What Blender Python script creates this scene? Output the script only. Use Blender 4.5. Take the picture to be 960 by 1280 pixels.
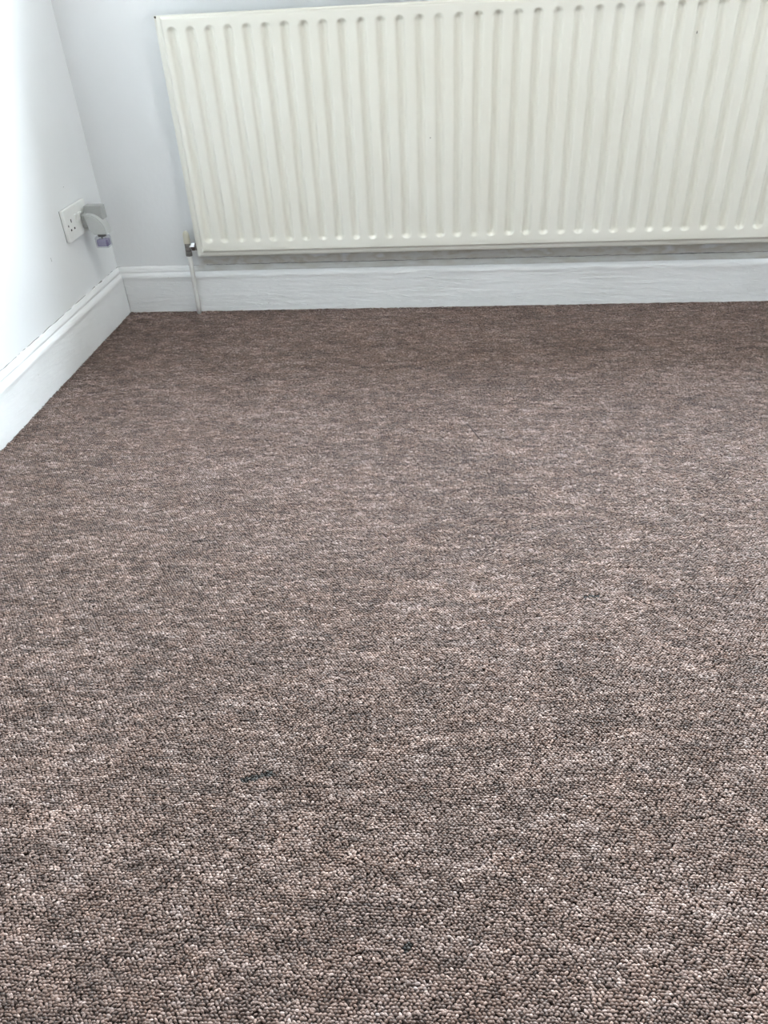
import bpy, bmesh, math, random
import numpy as np
from mathutils import Matrix, Vector
random.seed(4); rng = np.random.default_rng(7)
S = bpy.context.scene
COL = S.collection
for o in list(bpy.data.objects): bpy.data.objects.remove(o)

# ------------------------------------------------------------------ camera
cam_data = bpy.data.cameras.new('camera'); cam = bpy.data.objects.new('camera', cam_data); COL.objects.link(cam)
cam_data.sensor_fit = 'VERTICAL'; cam_data.sensor_height = 36.0; cam_data.lens = 960.516/1280*36.0
cam_data.clip_start = 0.02
R = Matrix(((0.9957, -0.0066, 0.0924), (0.0791, 0.5795, -0.8112), (-0.0482, 0.8150, 0.5775)))
q = R.to_quaternion(); q.normalize()
M4 = q.to_matrix().to_4x4(); M4.translation = Vector((1.0827, -2.382, 0.886)); cam.matrix_world = M4
S.camera = cam

# ------------------------------------------------------------------ world, lights, exposure
W, D, H = 2.80, 4.3, 2.4                 # room: x 0..W, y -D..0, z 0..H
WX0, WX1, WZ0, WZ1, WT = 0.75, 2.55, 0.98, 2.18, 0.20   # window opening in the back wall
world = bpy.data.worlds.new('overcast_sky'); S.world = world; world.use_nodes = True
wn = world.node_tree; wn.nodes.clear()
wo = wn.nodes.new('ShaderNodeOutputWorld'); wb = wn.nodes.new('ShaderNodeBackground')
wt = wn.nodes.new('ShaderNodeTexCoord'); ws = wn.nodes.new('ShaderNodeSeparateXYZ'); wr = wn.nodes.new('ShaderNodeValToRGB')
wr.color_ramp.elements[0].position = 0.49; wr.color_ramp.elements[0].color = (0.07, 0.075, 0.065, 1)
wr.color_ramp.elements[1].position = 0.53; wr.color_ramp.elements[1].color = (0.92, 0.97, 1.0, 1)
for _p, _c in ((0.90, (0.80, 0.89, 1.0, 1)), (1.0, (0.60, 0.70, 0.85, 1))):      # hazy bright sky, deeper overhead
    _e = wr.color_ramp.elements.new(_p); _e.color = _c
wm = wn.nodes.new('ShaderNodeMath'); wm.operation = 'MULTIPLY_ADD'; wm.inputs[1].default_value = 0.5; wm.inputs[2].default_value = 0.5
wn.links.new(wt.outputs['Generated'], ws.inputs[0]); wn.links.new(ws.outputs['Z'], wm.inputs[0])
wn.links.new(wm.outputs[0], wr.inputs[0]); wn.links.new(wr.outputs[0], wb.inputs['Color']); wn.links.new(wb.outputs[0], wo.inputs[0])
wb.inputs['Strength'].default_value = 46.0
pd = bpy.data.lights.new('window_portal', 'AREA'); pd.shape = 'RECTANGLE'; pd.size = WX1-WX0; pd.size_y = WZ1-WZ0
pd.cycles.is_portal = True
po = bpy.data.objects.new('window_portal', pd); COL.objects.link(po)
po.location = ((WX0+WX1)/2, WT+0.02, (WZ0+WZ1)/2); po.rotation_euler = (-math.pi/2, 0, 0)
# the room's ceiling lamp
LAMP = Vector((1.42, -1.02, 2.10))
ld = bpy.data.lights.new('ceiling_lamp_bulb', 'POINT'); ld.energy = 18; ld.shadow_soft_size = 0.025; ld.color = (1.0, 0.95, 0.88)
lo = bpy.data.objects.new('ceiling_lamp_bulb', ld); COL.objects.link(lo); lo.location = LAMP
S.view_settings.view_transform = 'Standard'; S.view_settings.look = 'None'; S.view_settings.gamma = 1.0
S.view_settings.use_curve_mapping = False
S.view_settings.exposure = 0.45
S.cycles.max_bounces = 10; S.cycles.diffuse_bounces = 7

# ------------------------------------------------------------------ materials
def nt(name):
    m = bpy.data.materials.new(name); m.use_nodes = True
    return m, m.node_tree, m.node_tree.nodes['Principled BSDF']
def node(t, kind, **kw):
    n = t.nodes.new(kind)
    for k, v in kw.items(): setattr(n, k, v)
    return n
def pos(t, scale=(1, 1, 1)):
    g = node(t, 'ShaderNodeNewGeometry'); mp = node(t, 'ShaderNodeMapping'); mp.inputs['Scale'].default_value = scale
    t.links.new(g.outputs['Position'], mp.inputs['Vector']); return mp.outputs[0]
def noise(t, vec, scale, detail=3, rough=0.5):
    n = node(t, 'ShaderNodeTexNoise'); n.inputs['Scale'].default_value = scale
    n.inputs['Detail'].default_value = detail; n.inputs['Roughness'].default_value = rough
    t.links.new(vec, n.inputs['Vector']); return n.outputs['Fac']
def ramp(t, fac, stops):
    r = node(t, 'ShaderNodeValToRGB'); e = r.color_ramp.elements
    while len(e) < len(stops): e.new(0.5)
    for k, (p, c) in enumerate(stops): e[k].position = p; e[k].color = (*c, 1)
    t.links.new(fac, r.inputs[0]); return r.outputs[0]
def bump(t, b, h, strength, dist):
    n = node(t, 'ShaderNodeBump'); n.inputs['Strength'].default_value = strength; n.inputs['Distance'].default_value = dist
    t.links.new(h, n.inputs['Height']); t.links.new(n.outputs[0], b.inputs['Normal']); return n
def plain(name, col, rough=0.5, metal=0.0, spec=0.5, var=0.04, vs=30):
    m, t, b = nt(name)
    f = noise(t, pos(t), vs, 3)
    c = ramp(t, f, [(0.3, tuple(x*(1-var) for x in col)), (0.7, tuple(min(1, x*(1+var)) for x in col))])
    t.links.new(c, b.inputs['Base Color'])
    b.inputs['Roughness'].default_value = rough; b.inputs['Metallic'].default_value = metal
    b.inputs['Specular IOR Level'].default_value = spec
    return m

WHITE = (0.80, 0.815, 0.83)
def wall_material(name, dirty=False):
    m, t, b = nt(name)
    base = ramp(t, noise(t, pos(t), 3.0, 4), [(0.3, (0.785, 0.80, 0.815)), (0.7, (0.825, 0.84, 0.855))])
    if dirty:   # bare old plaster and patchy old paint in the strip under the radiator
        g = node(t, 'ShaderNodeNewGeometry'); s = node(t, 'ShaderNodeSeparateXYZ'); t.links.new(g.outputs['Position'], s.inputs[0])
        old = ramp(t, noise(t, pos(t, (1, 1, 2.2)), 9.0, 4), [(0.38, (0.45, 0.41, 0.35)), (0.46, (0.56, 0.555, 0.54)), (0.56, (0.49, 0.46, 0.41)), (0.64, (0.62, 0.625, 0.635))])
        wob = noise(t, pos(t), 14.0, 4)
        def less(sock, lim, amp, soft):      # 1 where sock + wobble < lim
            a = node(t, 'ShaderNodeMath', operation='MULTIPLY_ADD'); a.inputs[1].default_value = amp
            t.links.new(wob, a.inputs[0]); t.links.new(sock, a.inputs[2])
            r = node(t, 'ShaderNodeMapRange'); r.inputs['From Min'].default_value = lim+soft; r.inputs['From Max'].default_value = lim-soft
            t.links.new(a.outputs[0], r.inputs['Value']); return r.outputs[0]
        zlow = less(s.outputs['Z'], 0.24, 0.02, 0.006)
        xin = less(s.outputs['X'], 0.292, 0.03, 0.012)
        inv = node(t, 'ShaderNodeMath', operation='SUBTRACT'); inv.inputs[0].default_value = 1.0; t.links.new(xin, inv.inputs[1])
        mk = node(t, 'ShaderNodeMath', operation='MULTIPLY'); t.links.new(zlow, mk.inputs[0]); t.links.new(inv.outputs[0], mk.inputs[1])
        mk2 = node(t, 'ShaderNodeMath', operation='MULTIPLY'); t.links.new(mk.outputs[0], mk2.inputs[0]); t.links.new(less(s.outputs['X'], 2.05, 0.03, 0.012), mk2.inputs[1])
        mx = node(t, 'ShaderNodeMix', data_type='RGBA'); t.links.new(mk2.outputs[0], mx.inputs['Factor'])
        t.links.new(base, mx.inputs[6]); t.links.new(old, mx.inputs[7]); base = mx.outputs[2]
    t.links.new(base, b.inputs['Base Color']); b.inputs['Roughness'].default_value = 0.75
    b.inputs['Specular IOR Level'].default_value = 0.25
    bump(t, b, noise(t, pos(t), 60.0, 5, 0.6), 0.18, 0.004)
    return m
M_wall = wall_material('white_emulsion'); M_wallb = wall_material('white_emulsion_back', True)
M_ceil = plain('ceiling_white', (0.58, 0.58, 0.58), 0.8)
M_far = plain('far_wall_paint', (0.50, 0.50, 0.50), 0.8)

def gloss_material(name='skirting_gloss', dull=False, relief=0.16):
    m, t, b = nt(name)
    c = ramp(t, noise(t, pos(t), 7.0, 5), [(0.25, (0.80, 0.81, 0.815)), (0.6, (0.86, 0.87, 0.88))])
    chips = noise(t, pos(t, (1, 1, 1.6)), 70.0, 3)
    ch = ramp(t, chips, [(0.735, (0, 0, 0)), (0.75, (1, 1, 1))])
    mx = node(t, 'ShaderNodeMix', data_type='RGBA'); t.links.new(ch, mx.inputs['Factor']); t.links.new(c, mx.inputs[6])
    mx.inputs[7].default_value = (0.55, 0.54, 0.52, 1)
    out = mx.outputs[2]
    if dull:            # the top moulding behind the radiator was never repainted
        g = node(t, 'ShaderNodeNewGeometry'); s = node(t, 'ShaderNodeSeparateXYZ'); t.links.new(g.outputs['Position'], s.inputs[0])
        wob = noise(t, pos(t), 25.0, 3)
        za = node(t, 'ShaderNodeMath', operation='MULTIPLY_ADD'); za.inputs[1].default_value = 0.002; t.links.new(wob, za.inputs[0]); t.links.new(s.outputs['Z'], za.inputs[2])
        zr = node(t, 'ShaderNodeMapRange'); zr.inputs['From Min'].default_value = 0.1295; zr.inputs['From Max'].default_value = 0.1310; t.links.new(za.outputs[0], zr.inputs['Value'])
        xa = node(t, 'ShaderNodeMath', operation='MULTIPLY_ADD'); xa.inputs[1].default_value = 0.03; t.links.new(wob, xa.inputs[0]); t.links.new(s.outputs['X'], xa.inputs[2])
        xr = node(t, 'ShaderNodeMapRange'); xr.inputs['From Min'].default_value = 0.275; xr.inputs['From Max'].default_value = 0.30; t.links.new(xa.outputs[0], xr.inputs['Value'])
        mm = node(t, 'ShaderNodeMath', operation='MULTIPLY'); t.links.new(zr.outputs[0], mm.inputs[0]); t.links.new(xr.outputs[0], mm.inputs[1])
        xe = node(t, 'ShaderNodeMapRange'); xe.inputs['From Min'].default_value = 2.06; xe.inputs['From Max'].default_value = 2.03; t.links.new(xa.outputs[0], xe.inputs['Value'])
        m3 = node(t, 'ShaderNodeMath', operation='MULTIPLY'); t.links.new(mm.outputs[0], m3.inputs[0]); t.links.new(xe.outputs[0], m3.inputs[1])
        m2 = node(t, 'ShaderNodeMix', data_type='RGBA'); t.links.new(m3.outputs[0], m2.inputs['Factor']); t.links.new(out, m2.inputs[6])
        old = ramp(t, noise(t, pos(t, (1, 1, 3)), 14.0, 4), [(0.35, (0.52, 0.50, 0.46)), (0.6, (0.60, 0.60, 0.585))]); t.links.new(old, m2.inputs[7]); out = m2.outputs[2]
    t.links.new(out, b.inputs['Base Color']); b.inputs['Roughness'].default_value = 0.34
    n1 = noise(t, pos(t, (1, 1, 5.0)), 14.0, 5, 0.55)
    n2 = ramp(t, noise(t, pos(t, (1, 1, 7.0)), 8.0, 3, 0.5), [(0.53, (0, 0, 0)), (0.57, (1, 1, 1)), (0.60, (0.25, 0.25, 0.25)), (0.75, (0.2, 0.2, 0.2))])
    ad = node(t, 'ShaderNodeMath', operation='MULTIPLY_ADD'); ad.inputs[1].default_value = 0.16; t.links.new(n2, ad.inputs[0]); t.links.new(n1, ad.inputs[2])
    bump(t, b, ad.outputs[0], relief, 0.008)
    return m
M_gloss = gloss_material(); M_glossb = gloss_material('skirting_gloss_back', True, 0.5)

def radiator_material():
    m, t, b = nt('cream_radiator_enamel')
    c = ramp(t, noise(t, pos(t), 2.2, 3), [(0.3, (0.80, 0.785, 0.705)), (0.7, (0.83, 0.82, 0.755))])
    t.links.new(c, b.inputs['Base Color']); b.inputs['Roughness'].default_value = 0.36
    b.inputs['Specular IOR Level'].default_value = 0.45
    bump(t, b, noise(t, pos(t), 260.0, 2), 0.05, 0.001)
    return m
M_rad = radiator_material()
M_chip = plain('chip_dark', (0.09, 0.08, 0.07), 0.7)
M_socket = plain('socket_plastic', (0.83, 0.84, 0.83), 0.32, var=0.02)
M_black = plain('socket_hole', (0.015, 0.015, 0.017), 0.6)
M_fresh = plain('freshener_plastic', (0.52, 0.535, 0.53), 0.4, var=0.02)
M_fresh_shaded = plain('freshener_plastic_shaded', (0.40, 0.41, 0.405), 0.45, var=0.03)  # same plastic as the hood, darkened to paint in shade on vent and base
M_screw = plain('screw_metal', (0.18, 0.18, 0.18), 0.4, 0.8)
M_chrome = plain('chrome', (0.62, 0.63, 0.65), 0.16, 1.0, var=0.06, vs=80)
M_tarn = plain('tarnished_metal', (0.20, 0.19, 0.18), 0.42, 0.7, var=0.35, vs=160)
M_cap = plain('valve_cap_plastic', (0.58, 0.56, 0.47), 0.45, var=0.06)
M_pipe = plain('pipe_paint', (0.74, 0.74, 0.72), 0.35, var=0.05)
M_frame = plain('window_white', (0.85, 0.86, 0.87), 0.35)
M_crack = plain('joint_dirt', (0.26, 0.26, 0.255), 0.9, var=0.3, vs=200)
M_nick = plain('nick_grey', (0.30, 0.30, 0.30), 0.8)
M_thread = plain('thread_dark', (0.07, 0.05, 0.045), 0.8)
def glass_material(name, tint, gl=0.08):
    m = bpy.data.materials.new(name); m.use_nodes = True; t = m.node_tree; t.nodes.clear()
    o = node(t, 'ShaderNodeOutputMaterial'); mix = node(t, 'ShaderNodeMixShader'); tr = node(t, 'ShaderNodeBsdfTransparent'); g = node(t, 'ShaderNodeBsdfGlossy')
    tr.inputs[0].default_value = (*tint, 1); g.inputs['Roughness'].default_value = 0.03; mix.inputs[0].default_value = gl
    t.links.new(tr.outputs[0], mix.inputs[1]); t.links.new(g.outputs[0], mix.inputs[2]); t.links.new(mix.outputs[0], o.inputs[0]); return m
M_glass = glass_material('window_glass', (0.96, 0.98, 0.97), 0.05)
M_bottle = glass_material('vial_glass', (0.88, 0.89, 0.92), 0.22)
m, t, b = nt('lavender_oil'); M_oil = m
t.links.new(ramp(t, noise(t, pos(t), 40, 2), [(0.3, (0.27, 0.23, 0.46)), (0.7, (0.33, 0.29, 0.54))]), b.inputs['Base Color'])
b.inputs['Roughness'].default_value = 0.12; b.inputs['Transmission Weight'].default_value = 0.15

def carpet_base_material():
    m, t, b = nt('carpet_backing')
    f = noise(t, pos(t, (1, 1.5, 1)), 230.0, 2)
    t.links.new(ramp(t, f, [(0.3, (0.045, 0.033, 0.029)), (0.7, (0.15, 0.12, 0.108))]), b.inputs['Base Color'])
    b.inputs['Roughness'].default_value = 0.95; b.inputs['Specular IOR Level'].default_value = 0.05
    bump(t, b, f, 0.8, 0.003); return m
M_base = carpet_base_material()
def carpet_material():
    m, t, b = nt('carpet_yarn')
    a = node(t, 'ShaderNodeAttribute', attribute_type='INSTANCER', attribute_name='yarn')
    t.links.new(a.outputs['Color'], b.inputs['Base Color'])
    b.inputs['Roughness'].default_value = 0.42; b.inputs['Specular IOR Level'].default_value = 0.38
    b.inputs['Sheen Weight'].default_value = 0.15; b.inputs['Sheen Roughness'].default_value = 0.5
    return m
M_yarn = carpet_material()

# ------------------------------------------------------------------ helpers
def link(name, bm, mat, parent=None, smooth=False, recalc=True):
    if recalc: bmesh.ops.recalc_face_normals(bm, faces=bm.faces)
    me = bpy.data.meshes.new(name); bm.to_mesh(me); bm.free()
    me.materials.append(mat)
    if smooth:
        for p in me.polygons: p.use_smooth = True
    o = bpy.data.objects.new(name, me); COL.objects.link(o)
    if parent:                # vertices are given in world coordinates: undo the offset of the thing's Empty
        o.parent = parent
        o.location = -parent.location if parent.parent is None else Vector((0, 0, 0))
    return o
def struct(o): o['kind'] = 'structure'; return o
def thing(name, label, cat, loc, group=None):
    o = bpy.data.objects.new(name, None); COL.objects.link(o); o.location = loc; o.empty_display_size = 0.05
    return tag(o, label, cat, group)
def tag(o, label, cat, group=None):
    o['label'] = label; o['category'] = cat
    if group: o['group'] = group
    return o
def box(bm, lo, hi, bev=0.0, seg=2):
    r = bmesh.ops.create_cube(bm, size=1.0); vs = r['verts']
    for v in vs: v.co = Vector([(lo[k]+hi[k])/2 + v.co[k]*(hi[k]-lo[k]) for k in range(3)])
    if bev > 0:
        es = {e for v in vs for e in v.link_edges}
        bmesh.ops.bevel(bm, geom=list(es), offset=bev, segments=seg, affect='EDGES', profile=0.5)
def revolve(bm, axis_p, axis_d, prof, n=20, square=None):
    """prof: list of (t, r) along the axis, closed at both ends"""
    d = Vector(axis_d).normalized(); u = d.orthogonal().normalized(); w = d.cross(u); p = Vector(axis_p)
    rings = []
    for (tt, r) in prof:
        rings.append([bm.verts.new(p + d*tt + (u*math.cos(2*math.pi*k/n) + w*math.sin(2*math.pi*k/n))*r) for k in range(n)])
    for a, b_ in zip(rings, rings[1:]):
        for k in range(n): bm.faces.new((a[k], a[(k+1) % n], b_[(k+1) % n], b_[k]))
    bm.faces.new(rings[0]); bm.faces.new(rings[-1])
def tube(bm, pts, r, n=14):
    pts = [Vector(p) for p in pts]; rings = []; u = None
    for k, p in enumerate(pts):
        d = (pts[min(k+1, len(pts)-1)] - pts[max(k-1, 0)]).normalized()
        u = d.orthogonal().normalized() if u is None else (u - d*u.dot(d)).normalized()
        w = d.cross(u); rings.append([bm.verts.new(p + (u*math.cos(2*math.pi*j/n) + w*math.sin(2*math.pi*j/n))*r) for j in range(n)])
    for a, b_ in zip(rings, rings[1:]):
        for j in range(n): bm.faces.new((a[j], a[(j+1) % n], b_[(j+1) % n], b_[j]))
    bm.faces.new(rings[0]); bm.faces.new(rings[-1])
def prism(bm, poly, axis, a, b_, bev=0.0, seg=2):
    """extrude a polygon in x-z along y (axis='y')"""
    v0 = [bm.verts.new((x, a, z)) for x, z in poly]; v1 = [bm.verts.new((x, b_, z)) for x, z in poly]
    n = len(poly); f0 = bm.faces.new(v0); f1 = bm.faces.new(v1[::-1])
    for k in range(n): bm.faces.new((v0[k], v1[k], v1[(k+1) % n], v0[(k+1) % n]))
    if bev:
        es = list(set(f0.edges) | set(f1.edges))
        bmesh.ops.recalc_face_normals(bm, faces=bm.faces)
        bmesh.ops.bevel(bm, geom=es, offset=bev, segments=seg, affect='EDGES')

# ------------------------------------------------------------------ room shell
FZ = -0.004                               # carpet backing level; loop tops reach z = 0
def wall(name, lo, hi, mat):
    bm = bmesh.new(); box(bm, lo, hi); return struct(link(name, bm, mat))
wall('floor', (-0.1, -D-0.1, FZ-0.05), (W+0.1, 0.05, FZ), M_base)
wall('ceiling', (-0.1, -D-0.1, H), (W+0.1, WT, H+0.05), M_ceil)
wl = wall('wall_left', (-0.1, -D, FZ), (0, 0, H), M_wall)
for _y, _z, _h, _w in ((-0.3905, 0.2905, 0.010, 0.0016), (-0.212, 0.4350, 0.0025, 0.0022)):      # small dark nicks in the paint
    bm = bmesh.new(); box(bm, (-0.001, _y-_w/2, _z-_h/2), (0.0002, _y+_w/2, _z+_h/2)); link('paint_nick', bm, M_nick).parent = wl
wall('wall_right', (W, -D, FZ), (W+0.1, 0, H), M_far)
wall('wall_front', (-0.1, -D-0.1, FZ), (W+0.1, -D, H), M_far)
# back wall with the window opening above the radiator
bm = bmesh.new()
xs = [-0.1, WX0, WX1, W+0.1]; zs = [FZ, WZ0, WZ1, H]
for i in range(3):
    for j in range(3):
        if i == 1 and j == 1: continue
        box(bm, (xs[i], 0, zs[j] - (0.028 if j == 1 and i == 1 else 0)), (xs[i+1], WT, zs[j+1] - (0.028 if j == 0 and i == 1 else 0)))
bmesh.ops.remove_doubles(bm, verts=bm.verts, dist=1e-5)
kill = [f for f in bm.faces if len([g for g in bm.faces if g is not f and (g.calc_center_median()-f.calc_center_median()).length < 1e-5]) > 0]
bmesh.ops.delete(bm, geom=kill, context='FACES')
struct(link('wall_back', bm, M_wallb))
# window: frame, mullion, two panes, sill
bm = bmesh.new(); y0, y1, fw = 0.05, 0.11, 0.045
box(bm, (WX0, y0, WZ0), (WX0+fw, y1, WZ1), 0.006); box(bm, (WX1-fw, y0, WZ0), (WX1, y1, WZ1), 0.006)
box(bm, (WX0+fw, y0, WZ1-fw), (WX1-fw, y1, WZ1), 0.006); box(bm, (WX0+fw, y0, WZ0), (WX1-fw, y1, WZ0+fw), 0.006)
xm = (WX0+WX1)/2; box(bm, (xm-0.04, y0, WZ0+fw), (xm+0.04, y1, WZ1-fw), 0.006)
win = struct(link('window_1', bm, M_frame))
for a, b_ in ((WX0+fw, xm-0.04), (xm+0.04, WX1-fw)):
    bm = bmesh.new(); box(bm, (a, y0+0.028, WZ0+fw), (b_, y0+0.032, WZ1-fw)); link('pane', bm, M_glass, win)
bm = bmesh.new(); box(bm, (0.40, -0.145, WZ0-0.028), (WX1+0.08, 0.0, WZ0), 0.008, 3); box(bm, (WX0, -0.002, WZ0-0.028), (WX1, y0, WZ0)); link('window_sill', bm, M_frame, win)

# skirting boards: ogee profile (distance from wall, height); the top edge leaves an uneven crack at the wall
PROF = [(0.0145, FZ), (0.0148, 0.020), (0.0145, 0.060), (0.0148, 0.100), (0.0150, 0.1075), (0.0158, 0.1100), (0.0160, 0.1140),
        (0.0152, 0.1185), (0.0130, 0.1230), (0.0105, 0.1262), (0.0086, 0.1280), (0.0084, 0.1296), (0.0094, 0.1306), (0.0090, 0.1336),
        (0.0070, 0.1385), (0.0048, 0.1425), (0.0030, 0.1450), (0.0012, 0.1460)]
def wander(n, amp, step):
    k = rng.normal(0, 1, n//step+3); x = np.arange(n)/step; i = x.astype(int); f = x-i; f = f*f*(3-2*f)
    return amp*(k[i]*(1-f)+k[i+1]*f)
def skirting(name, length, to_world, crack, mat=None, wide_from=None):
    n = int(length/0.006)+1; ss = np.linspace(0, length, n); bm = bmesh.new()
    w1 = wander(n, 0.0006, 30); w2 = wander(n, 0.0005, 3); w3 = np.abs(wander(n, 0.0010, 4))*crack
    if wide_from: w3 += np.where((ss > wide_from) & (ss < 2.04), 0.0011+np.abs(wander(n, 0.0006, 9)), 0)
    rip = [wander(n, 0.00028, 14) for _ in PROF]
    rows = []
    for i, s in enumerate(ss):
        row = []
        for k, (d, z) in enumerate(PROF):
            dd = d + w1[i] + rip[k][i]; zz = z
            if k >= len(PROF)-2: dd = (0.0024 if k == len(PROF)-2 else 0.0004) + w3[i]; zz = z + w2[i]
            if k == 0: zz = FZ
            row.append(bm.verts.new(to_world(s, max(dd, 0.0002), zz)))
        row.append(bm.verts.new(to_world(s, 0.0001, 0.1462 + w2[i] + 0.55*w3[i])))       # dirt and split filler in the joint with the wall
        rows.append(row)
    for i, (a, b_) in enumerate(zip(rows, rows[1:])):
        for k in range(len(a)-1):
            f = bm.faces.new((a[k], a[k+1], b_[k+1], b_[k]))
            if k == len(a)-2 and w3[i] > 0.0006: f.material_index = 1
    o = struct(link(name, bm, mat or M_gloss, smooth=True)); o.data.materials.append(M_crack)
    return o
def mitre(f):       # keep the two boards from running through each other at the corner
    return f
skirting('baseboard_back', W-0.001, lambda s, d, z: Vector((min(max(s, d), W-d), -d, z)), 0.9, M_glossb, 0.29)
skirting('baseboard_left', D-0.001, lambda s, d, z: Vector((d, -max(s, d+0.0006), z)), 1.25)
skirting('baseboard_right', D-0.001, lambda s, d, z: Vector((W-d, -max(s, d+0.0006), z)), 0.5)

# ------------------------------------------------------------------ carpet loops (stuff)
def vnoise(x, y, sx, sy, seed):
    g = np.random.default_rng(seed).random((400, 400)); u = x/sx+97.3; v = y/sy+61.7
    i = np.floor(u).astype(int); j = np.floor(v).astype(int); fu = u-i; fv = v-j
    fu = fu*fu*(3-2*fu); fv = fv*fv*(3-2*fv); i0 = i % 400; i1 = (i+1) % 400; j0 = j % 400; j1 = (j+1) % 400
    return (g[i0, j0]*(1-fu)+g[i1, j0]*fu)*(1-fv) + (g[i0, j1]*(1-fu)+g[i1, j1]*fu)*fv
DX, DY = 0.0048, 0.0033
nx, ny = int(W/DX), int(2.60/DY)
gx, gy = np.meshgrid(np.arange(nx), np.arange(ny), indexing='ij')
x = 0.0165 + (gx + 0.5*(gy % 2))*DX; y = -0.0165 - gy*DY
x = (x + rng.normal(0, 0.0006, x.shape) + 0.0012*(vnoise(gx*DX, gy*DY, 0.02, 0.02, 3)-0.5)).ravel()
y = (y + rng.normal(0, 0.0004, gx.shape) + 0.003*(vnoise(gx*DX, gy*DY, 0.05, 0.03, 4)-0.5)).ravel()
ok = (x < W-0.017) & (x > 0.0150) & (y < -0.0150); x, y = x[ok], y[ok]; n = len(x)
streak = vnoise(x, y, 0.013, 0.0042, 11)*0.55 + vnoise(x, y, 0.03, 0.006, 12)*0.45
patch = vnoise(x, y, 0.05, 0.022, 13)*0.6 + vnoise(x, y, 0.11, 0.06, 14)*0.4
wide = vnoise(x, y, 0.30, 0.30, 15)
v = 0.5 + 0.85*(streak-0.5) + 0.26*(patch-0.5) + 0.10*(wide-0.5) + rng.normal(0, 0.165, n)
light = rng.random(n) < 0.05; v[light] += 0.22
def seg_dist(ax, ay, bx, by):
    dx, dy = bx-ax, by-ay; tt = np.clip(((x-ax)*dx+(y-ay)*dy)/(dx*dx+dy*dy), 0, 1)
    return np.hypot(x-(ax+tt*dx), y-(ay+tt*dy))
scuff = (seg_dist(0.800, -1.764, 0.834, -1.751) < 0.0040)
scuff |= (seg_dist(1.032, -1.970, 1.036, -1.966) < 0.004) | (seg_dist(1.300, -1.380, 1.325, -1.378) < 0.003) | (seg_dist(0.325, -0.556, 0.36, -0.552) < 0.003)
v = np.clip(v, 0, 1)
stops = np.array([0, 0.25, 0.5, 0.75, 1.0])
cols = np.array((0.86, 0.735, 0.685))*np.array([(0.060, 0.040, 0.033), (0.105, 0.074, 0.062), (0.170, 0.126, 0.108), (0.265, 0.214, 0.196), (0.45, 0.395, 0.375)])
c = np.stack([np.interp(v, stops, cols[:, k]) for k in range(3)], 1)
warm = (vnoise(x, y, 0.035, 0.015, 16)-0.5 + rng.normal(0, 0.25, n))[:, None]
c *= 1 + warm*np.array([0.08, 0.0, -0.07])
c[scuff] = np.array((0.010, 0.007, 0.005))*(0.5+1.5*rng.random((scuff.sum(), 1)))
z = -0.0016 + rng.normal(0, 0.00035, n); z[scuff] -= 0.0012
edge = np.minimum(x, -y) < 0.024; z[edge] += rng.random(edge.sum())*0.0026
side = np.where((np.round(-y/DY).astype(int) % 2) == 0, 1, -1)
rot = np.stack([rng.normal(0, 0.25, n), rng.normal(0, 0.3, n), side*0.45 + rng.normal(0, 0.35, n)], 1)
sc = np.stack([1+rng.normal(0, 0.14, n), 1+rng.normal(0, 0.12, n), 1+rng.normal(0, 0.15, n)], 1)
# one loop of yarn: a small arched, tapered bead
bm = bmesh.new(); rings = []
for k in range(7):
    a = -1+2*k/6; r = 0.00178*math.sqrt(max(0.06, 1-0.86*a*a)); cx = 0.0029*a; cz = 0.0011*(1-a*a)-0.0006
    rings.append([bm.verts.new((cx, r*math.cos(2*math.pi*j/7), cz + 0.78*r*math.sin(2*math.pi*j/7))) for j in range(7)])
for a, b_ in zip(rings, rings[1:]):
    for j in range(7): bm.faces.new((a[j], a[(j+1) % 7], b_[(j+1) % 7], b_[j]))
bm.faces.new(rings[0]); bm.faces.new(rings[-1]); bmesh.ops.recalc_face_normals(bm, faces=bm.faces)
loop_me = bpy.data.meshes.new('yarn_loop'); bm.to_mesh(loop_me); bm.free(); loop_me.materials.append(M_yarn)
for p in loop_me.polygons: p.use_smooth = True
loop_ob = bpy.data.objects.new('yarn_loop', loop_me)      # source mesh for the instances only; not linked to the scene
me = bpy.data.meshes.new('carpet_pile'); me.vertices.add(n)
me.vertices.foreach_set('co', np.stack([x, y, z], 1).astype(np.float32).ravel())
for nm, arr in (('loop_rotation', rot), ('loop_scale', sc)):
    at = me.attributes.new(nm, 'FLOAT_VECTOR', 'POINT'); at.data.foreach_set('vector', arr.astype(np.float32).ravel())
at = me.attributes.new('yarn', 'FLOAT_COLOR', 'POINT')
at.data.foreach_set('color', np.concatenate([np.clip(c, 0.004, 0.9), np.ones((n, 1))], 1).astype(np.float32).ravel())
me.materials.append(M_yarn)
pile = bpy.data.objects.new('carpet_pile', me); COL.objects.link(pile); pile['kind'] = 'stuff'
tag(pile, 'mottled brown and grey loop pile carpet covering the floor', 'carpet')
ng = bpy.data.node_groups.new('yarn_loops', 'GeometryNodeTree')
ng.interface.new_socket('Geometry', in_out='INPUT', socket_type='NodeSocketGeometry')
ng.interface.new_socket('Geometry', in_out='OUTPUT', socket_type='NodeSocketGeometry')
gi = ng.nodes.new('NodeGroupInput'); go = ng.nodes.new('NodeGroupOutput')
mp = ng.nodes.new('GeometryNodeMeshToPoints'); ip = ng.nodes.new('GeometryNodeInstanceOnPoints'); oi = ng.nodes.new('GeometryNodeObjectInfo')
oi.inputs['Object'].default_value = loop_ob; oi.inputs['As Instance'].default_value = True
ra = ng.nodes.new('GeometryNodeInputNamedAttribute'); ra.data_type = 'FLOAT_VECTOR'; ra.inputs['Name'].default_value = 'loop_rotation'
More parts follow.
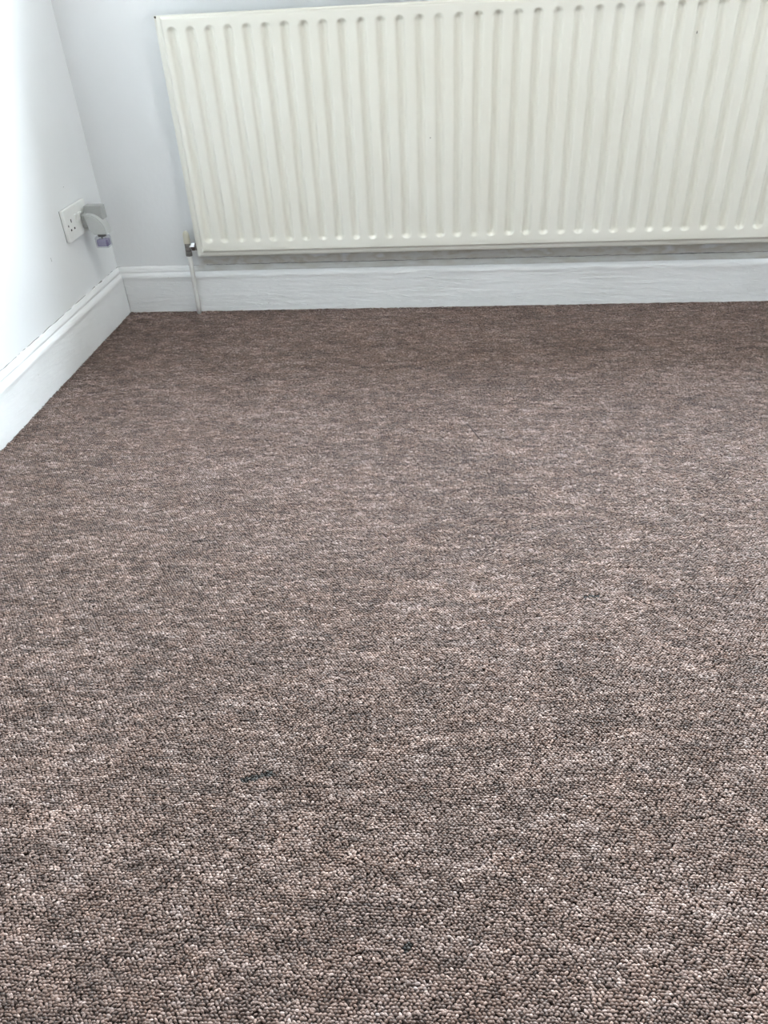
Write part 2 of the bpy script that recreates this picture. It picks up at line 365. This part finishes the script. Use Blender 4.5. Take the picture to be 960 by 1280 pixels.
sa = ng.nodes.new('GeometryNodeInputNamedAttribute'); sa.data_type = 'FLOAT_VECTOR'; sa.inputs['Name'].default_value = 'loop_scale'
er = ng.nodes.new('FunctionNodeEulerToRotation')
L = ng.links.new
L(gi.outputs[0], mp.inputs['Mesh']); L(mp.outputs[0], ip.inputs['Points']); L(oi.outputs['Geometry'], ip.inputs['Instance'])
L(ra.outputs['Attribute'], er.inputs[0]); L(er.outputs[0], ip.inputs['Rotation']); L(sa.outputs['Attribute'], ip.inputs['Scale'])
L(ip.outputs[0], go.inputs[0])
md = pile.modifiers.new('loops', 'NODES'); md.node_group = ng

# ------------------------------------------------------------------ radiator
RX0, RZB, RZT, PITCH, NG = 0.3328, 0.2368, 0.7769, 0.05, 34
FX0, FX1, FZ0, FZ1 = RX0-0.0265, RX0+PITCH*(NG-1)+0.0265, 0.2015, 0.8055     # pressed face
GX0, GX1, GZ0, GZ1 = FX0-0.019, FX1+0.019, 0.1860, 0.8120                     # flat welded rim
YF, YR = -0.0550, -0.0450
rad = thing('radiator', 'cream panel radiator with vertical grooves mounted on the back wall', 'radiator', ((GX0+GX1)/2, -0.02, GZ0))
def smooth01(t): t = np.clip(t, 0, 1); return t*t*(3-2*t)
def sheet(name, yface, yrim, depth, fine=True):
    sub = 16 if fine else 8
    xs = np.concatenate([[GX0, GX0+0.009, GX0+0.012], np.linspace(FX0-0.006, FX0+0.004, 6)[:-1], np.linspace(FX0+0.004, RX0-PITCH/2+0.01, 3)[:-1],
                         RX0-PITCH/2+0.01 + np.arange(int((NG*PITCH-0.02)/PITCH*sub)+1)*(PITCH/sub)])
    xs = xs[xs < FX1-0.006]; xs = np.concatenate([xs, np.linspace(FX1-0.004, FX1+0.006, 6), [GX1-0.009, GX1]])
    zs = np.concatenate([[GZ0, GZ0+0.006], np.linspace(FZ0-0.005, FZ0+0.004, 6), np.linspace(RZB-0.018, RZB+0.008, 14), np.linspace(RZB+0.03, RZT-0.03, 7),
                         np.linspace(RZT-0.008, RZT+0.018, 14), np.linspace(FZ1-0.004, FZ1+0.004, 6), [GZ1-0.001, GZ1]])
    X, Z = np.meshgrid(xs, zs, indexing='ij')
    b_ = np.minimum(np.minimum(X-FX0, FX1-X), np.minimum(Z-FZ0, FZ1-Z))
    up = smooth01((b_+0.004)/0.007)
    i = np.clip(np.round((X-RX0)/PITCH), 0, NG-1); dx = X-(RX0+i*PITCH)
    r = 0.0138; dz = np.maximum(np.maximum(RZB+0.004-Z, Z-(RZT-0.004)), 0); dd = np.hypot(dx, dz)
    gr = depth*smooth01((1.0-dd/r)*1.45)
    Y = yrim + (yface-yrim)*up - math.copysign(1, yface-yrim)*gr
    bm = bmesh.new(); V = [[bm.verts.new((X[a, k], Y[a, k], Z[a, k])) for k in range(len(zs))] for a in range(len(xs))]
    for a in range(len(xs)-1):
        for k in range(len(zs)-1): bm.faces.new((V[a][k], V[a+1][k], V[a+1][k+1], V[a][k+1]))
    # turned edge running back round the rim
    ring = [V[a][0] for a in range(len(xs))] + [V[-1][k] for k in range(1, len(zs))] + [V[a][-1] for a in range(len(xs)-2, -1, -1)] + [V[0][k] for k in range(len(zs)-2, 0, -1)]
    back = [bm.verts.new((v.co.x, v.co.y + (0.0045 if fine else -0.002), v.co.z)) for v in ring]
    m_ = len(ring)
    for k in range(m_): bm.faces.new((ring[k], ring[(k+1) % m_], back[(k+1) % m_], back[k]))
    return link(name, bm, M_rad, rad, smooth=True)
sheet('front_panel', YF, YR, 0.0110)
sheet('back_panel', -0.0270, -0.0400, 0.006, fine=False)
for bx in (GX0+0.20, GX1-0.20):
    bm = bmesh.new(); box(bm, (bx-0.02, -0.0036, 0.24), (bx+0.02, -0.0008, 0.78)); box(bm, (bx-0.018, -0.0285, 0.25), (bx+0.018, -0.0025, 0.262)); box(bm, (bx-0.018, -0.0285, 0.74), (bx+0.018, -0.0025, 0.752))
    link('wall_bracket', bm, M_rad, rad)
def chip(px, pz, w, h, YF=YF):
    bm = bmesh.new(); v = [bm.verts.new((px+w*math.cos(a)*random.uniform(.7, 1.2), YF-0.0004, pz+h*math.sin(a)*random.uniform(.7, 1.2))) for a in [k*math.pi/4 for k in range(8)]]
    w2 = [bm.verts.new((a.co.x, YF+0.0006, a.co.z)) for a in v]; bm.faces.new(v)
    for k in range(8): bm.faces.new((v[k], v[(k+1) % 8], w2[(k+1) % 8], w2[k]))
    o = link('paint_chip', bm, M_chip, rad); o['label'] = 'dark chip in the cream enamel'
for px, pz, w, h in ((1.0075, 0.497, 0.0016, 0.0014), (1.6795, 0.715, 0.0010, 0.0036), (1.688, 0.800, 0.0014, 0.0007)): chip(px, pz, w, h)
chip(GX0+0.0035, GZ1-0.0035, 0.0034, 0.0030, YR)

# ------------------------------------------------------------------ valve and pipe at the radiator's lower left
VX, VY, VZ = 0.2560, -0.0350, 0.2130
val = thing('radiator_valve', 'small metal radiator valve with beige cap beside lower left of radiator', 'valve', (VX, VY, 0.186))
ax = Vector((0.03, 0.0, 1)).normalized()
bm = bmesh.new(); revolve(bm, (VX+0.0006, VY, 0.2240), ax, [(0, .0096), (.001, .0103), (.024, .0098), (.029, .0091), (.0335, .0072), (.0362, .0045), (.0375, .0012)], 20)
link('valve_cap', bm, M_cap, val, True)['label'] = 'beige plastic valve cap'
bm = bmesh.new(); revolve(bm, (VX, VY, 0.1995), ax, [(0, .0088), (.002, .0096), (.008, .0090), (.014, .0092), (.0235, .0088), (.0245, .0078)], 20)
link('valve_body', bm, M_tarn, val, True)
bm = bmesh.new(); revolve(bm, (VX, VY, 0.1860), ax, [(0, .0096), (.0015, .0112), (.012, .0112), (.0140, .0094)], 6)
link('compression_nut', bm, M_tarn, val)
bm = bmesh.new(); revolve(bm, (VX+0.006, VY, VZ), (1, 0, 0), [(0, .0070), (.004, .0070), (.005, .0060), (.012, .0060)], 16)
link('valve_spigot', bm, M_chrome, val, True)
bm = bmesh.new(); revolve(bm, (VX+0.0135, VY, VZ), (1, 0, 0), [(0, .0108), (.0012, .0128), (.0108, .0128), (.0120, .0108)], 6)
link('union_nut', bm, M_chrome, val)['label'] = 'shiny chrome union nut'
bm = bmesh.new(); revolve(bm, (VX+0.0252, VY, VZ), (1, 0, 0), [(0, .0100), (.001, .0112), (.005, .0112), (.0065, .0088), (.016, .0088)], 16)
link('union_tail', bm, M_tarn, val, True)
bm = bmesh.new(); tube(bm, [(VX, VY, 0.1875), (VX+0.0006, VY, 0.160), (0.2540, -0.0330, 0.108), (0.2520, -0.0308, 0.04), (0.2511, -0.0300, -0.0035)], 0.0070, 16)
pp = link('water_pipe', bm, M_pipe, None, True)
tag(pp, 'white painted pipe rising from carpet to radiator valve', 'pipe')

# ------------------------------------------------------------------ double socket on the left wall
SY0, SY1, SZ0, SZ1, SX = -0.2815, -0.1355, 0.3020, 0.3875, 0.0120
sock = thing('double_socket', 'white double wall socket with rocker switches on the left wall', 'socket', (0, (SY0+SY1)/2, SZ0))
bm = bmesh.new(); box(bm, (0.0, SY0+0.0015, SZ0+0.0015), (0.0042, SY1-0.0015, SZ1-0.0015)); link('back_box', bm, M_fresh_shaded, sock)
bm = bmesh.new(); box(bm, (0.0022, SY0, SZ0), (SX, SY1, SZ1), 0.0022, 3); link('face_plate', bm, M_socket, sock)
def hole(y, z, w, h):
    bm = bmesh.new(); box(bm, (SX-0.001, y-w/2, z-h/2), (SX+0.00025, y+w/2, z+h/2)); link('pin_slot', bm, M_black, sock)
for oy in (-0.2460,):
    hole(oy, 0.3530, 0.0045, 0.0090); hole(oy-0.0108, 0.3308, 0.0068, 0.0050); hole(oy+0.0108, 0.3308, 0.0068, 0.0050)
for sy in (SY0+0.0135, SY1-0.0135):
    bm = bmesh.new(); revolve(bm, (SX-0.001, sy, 0.3440), (1, 0, 0), [(0, .0032), (.0012, .0032), (.0016, .0024)], 12); link('screw', bm, M_screw, sock)
for sy in (-0.2120, -0.1880):
    bm = bmesh.new(); prism(bm, [(SX-0.0005, 0.3410), (SX+0.0010, 0.3410), (SX+0.0024, 0.3510), (SX+0.0062, 0.3620), (SX-0.0005, 0.3630)], 'y', sy-0.0065, sy+0.0065, 0.0006)
    link('rocker_switch', bm, M_socket, sock)

# ------------------------------------------------------------------ plug-in air freshener in the socket's far outlet
AY = -0.166
fr = thing('air_freshener', 'plug-in air freshener, shade painted into its grey plastic, with purple oil vial in the wall socket', 'air freshener', (SX, AY, 0.30))
bm = bmesh.new(); box(bm, (SX, AY-0.022, 0.3150), (0.030, AY+0.020, 0.3560), 0.006, 3); link('plug_base', bm, M_fresh_shaded, fr, True)
bm = bmesh.new(); box(bm, (0.0205, AY-0.006, 0.3350), (0.0740, AY+0.022, 0.3740), 0.004, 3); link('vent_block', bm, M_fresh_shaded, fr)
arc = [(0.024, 0.3530)] + [(0.030+0.049*math.sin(a), 0.3045+0.0500*math.cos(a)) for a in np.linspace(0.0, math.pi/2, 12)] + [(0.0785, 0.2985), (0.042, 0.2985)] + [(0.041-0.012*math.sin(a), 0.320-0.016*math.cos(a)) for a in np.linspace(0.2, 1.5, 5)]
bm = bmesh.new(); prism(bm, arc, 'y', AY-0.026, AY+0.016, 0.003, 2); link('hood', bm, M_fresh, fr)
BX, BZ = 0.0560, 0.2585
bm = bmesh.new(); box(bm, (BX-0.0195, AY-0.022, BZ), (BX+0.0195, AY+0.012, BZ+0.033), 0.006, 3); vial = link('vial', bm, M_bottle, fr, True)
vial['label'] = 'clear glass vial of purple oil'
bm = bmesh.new(); box(bm, (BX-0.0165, AY-0.019, BZ+0.0035), (BX+0.0165, AY+0.009, BZ+0.0235), 0.005, 3); link('oil', bm, M_oil, vial, True)
bm = bmesh.new(); revolve(bm, (BX, AY-0.005, BZ+0.0310), (0, 0, 1), [(0, .0110), (.001, .0120), (.009, .0120), (.0095, .010)], 20); link('collar', bm, M_screw, fr, True)
bm = bmesh.new(); revolve(bm, (BX-0.002, AY-0.005, BZ+0.0050), (0, 0, 1), [(0, .0022), (.030, .0022)], 10); link('wick', bm, M_black, vial, True)

# ------------------------------------------------------------------ loose thread on the carpet
bm = bmesh.new(); tube(bm, [(1.1085+0.0345*k/10 + 0.0012*math.sin(k*0.7), -0.780-0.082*k/10, 0.0022+0.0005*math.sin(k*1.3)) for k in range(11)], 0.0012, 8)
tag(link('loose_thread', bm, M_thread, None, True), 'thin dark thread lying on the carpet in front of the radiator', 'thread')
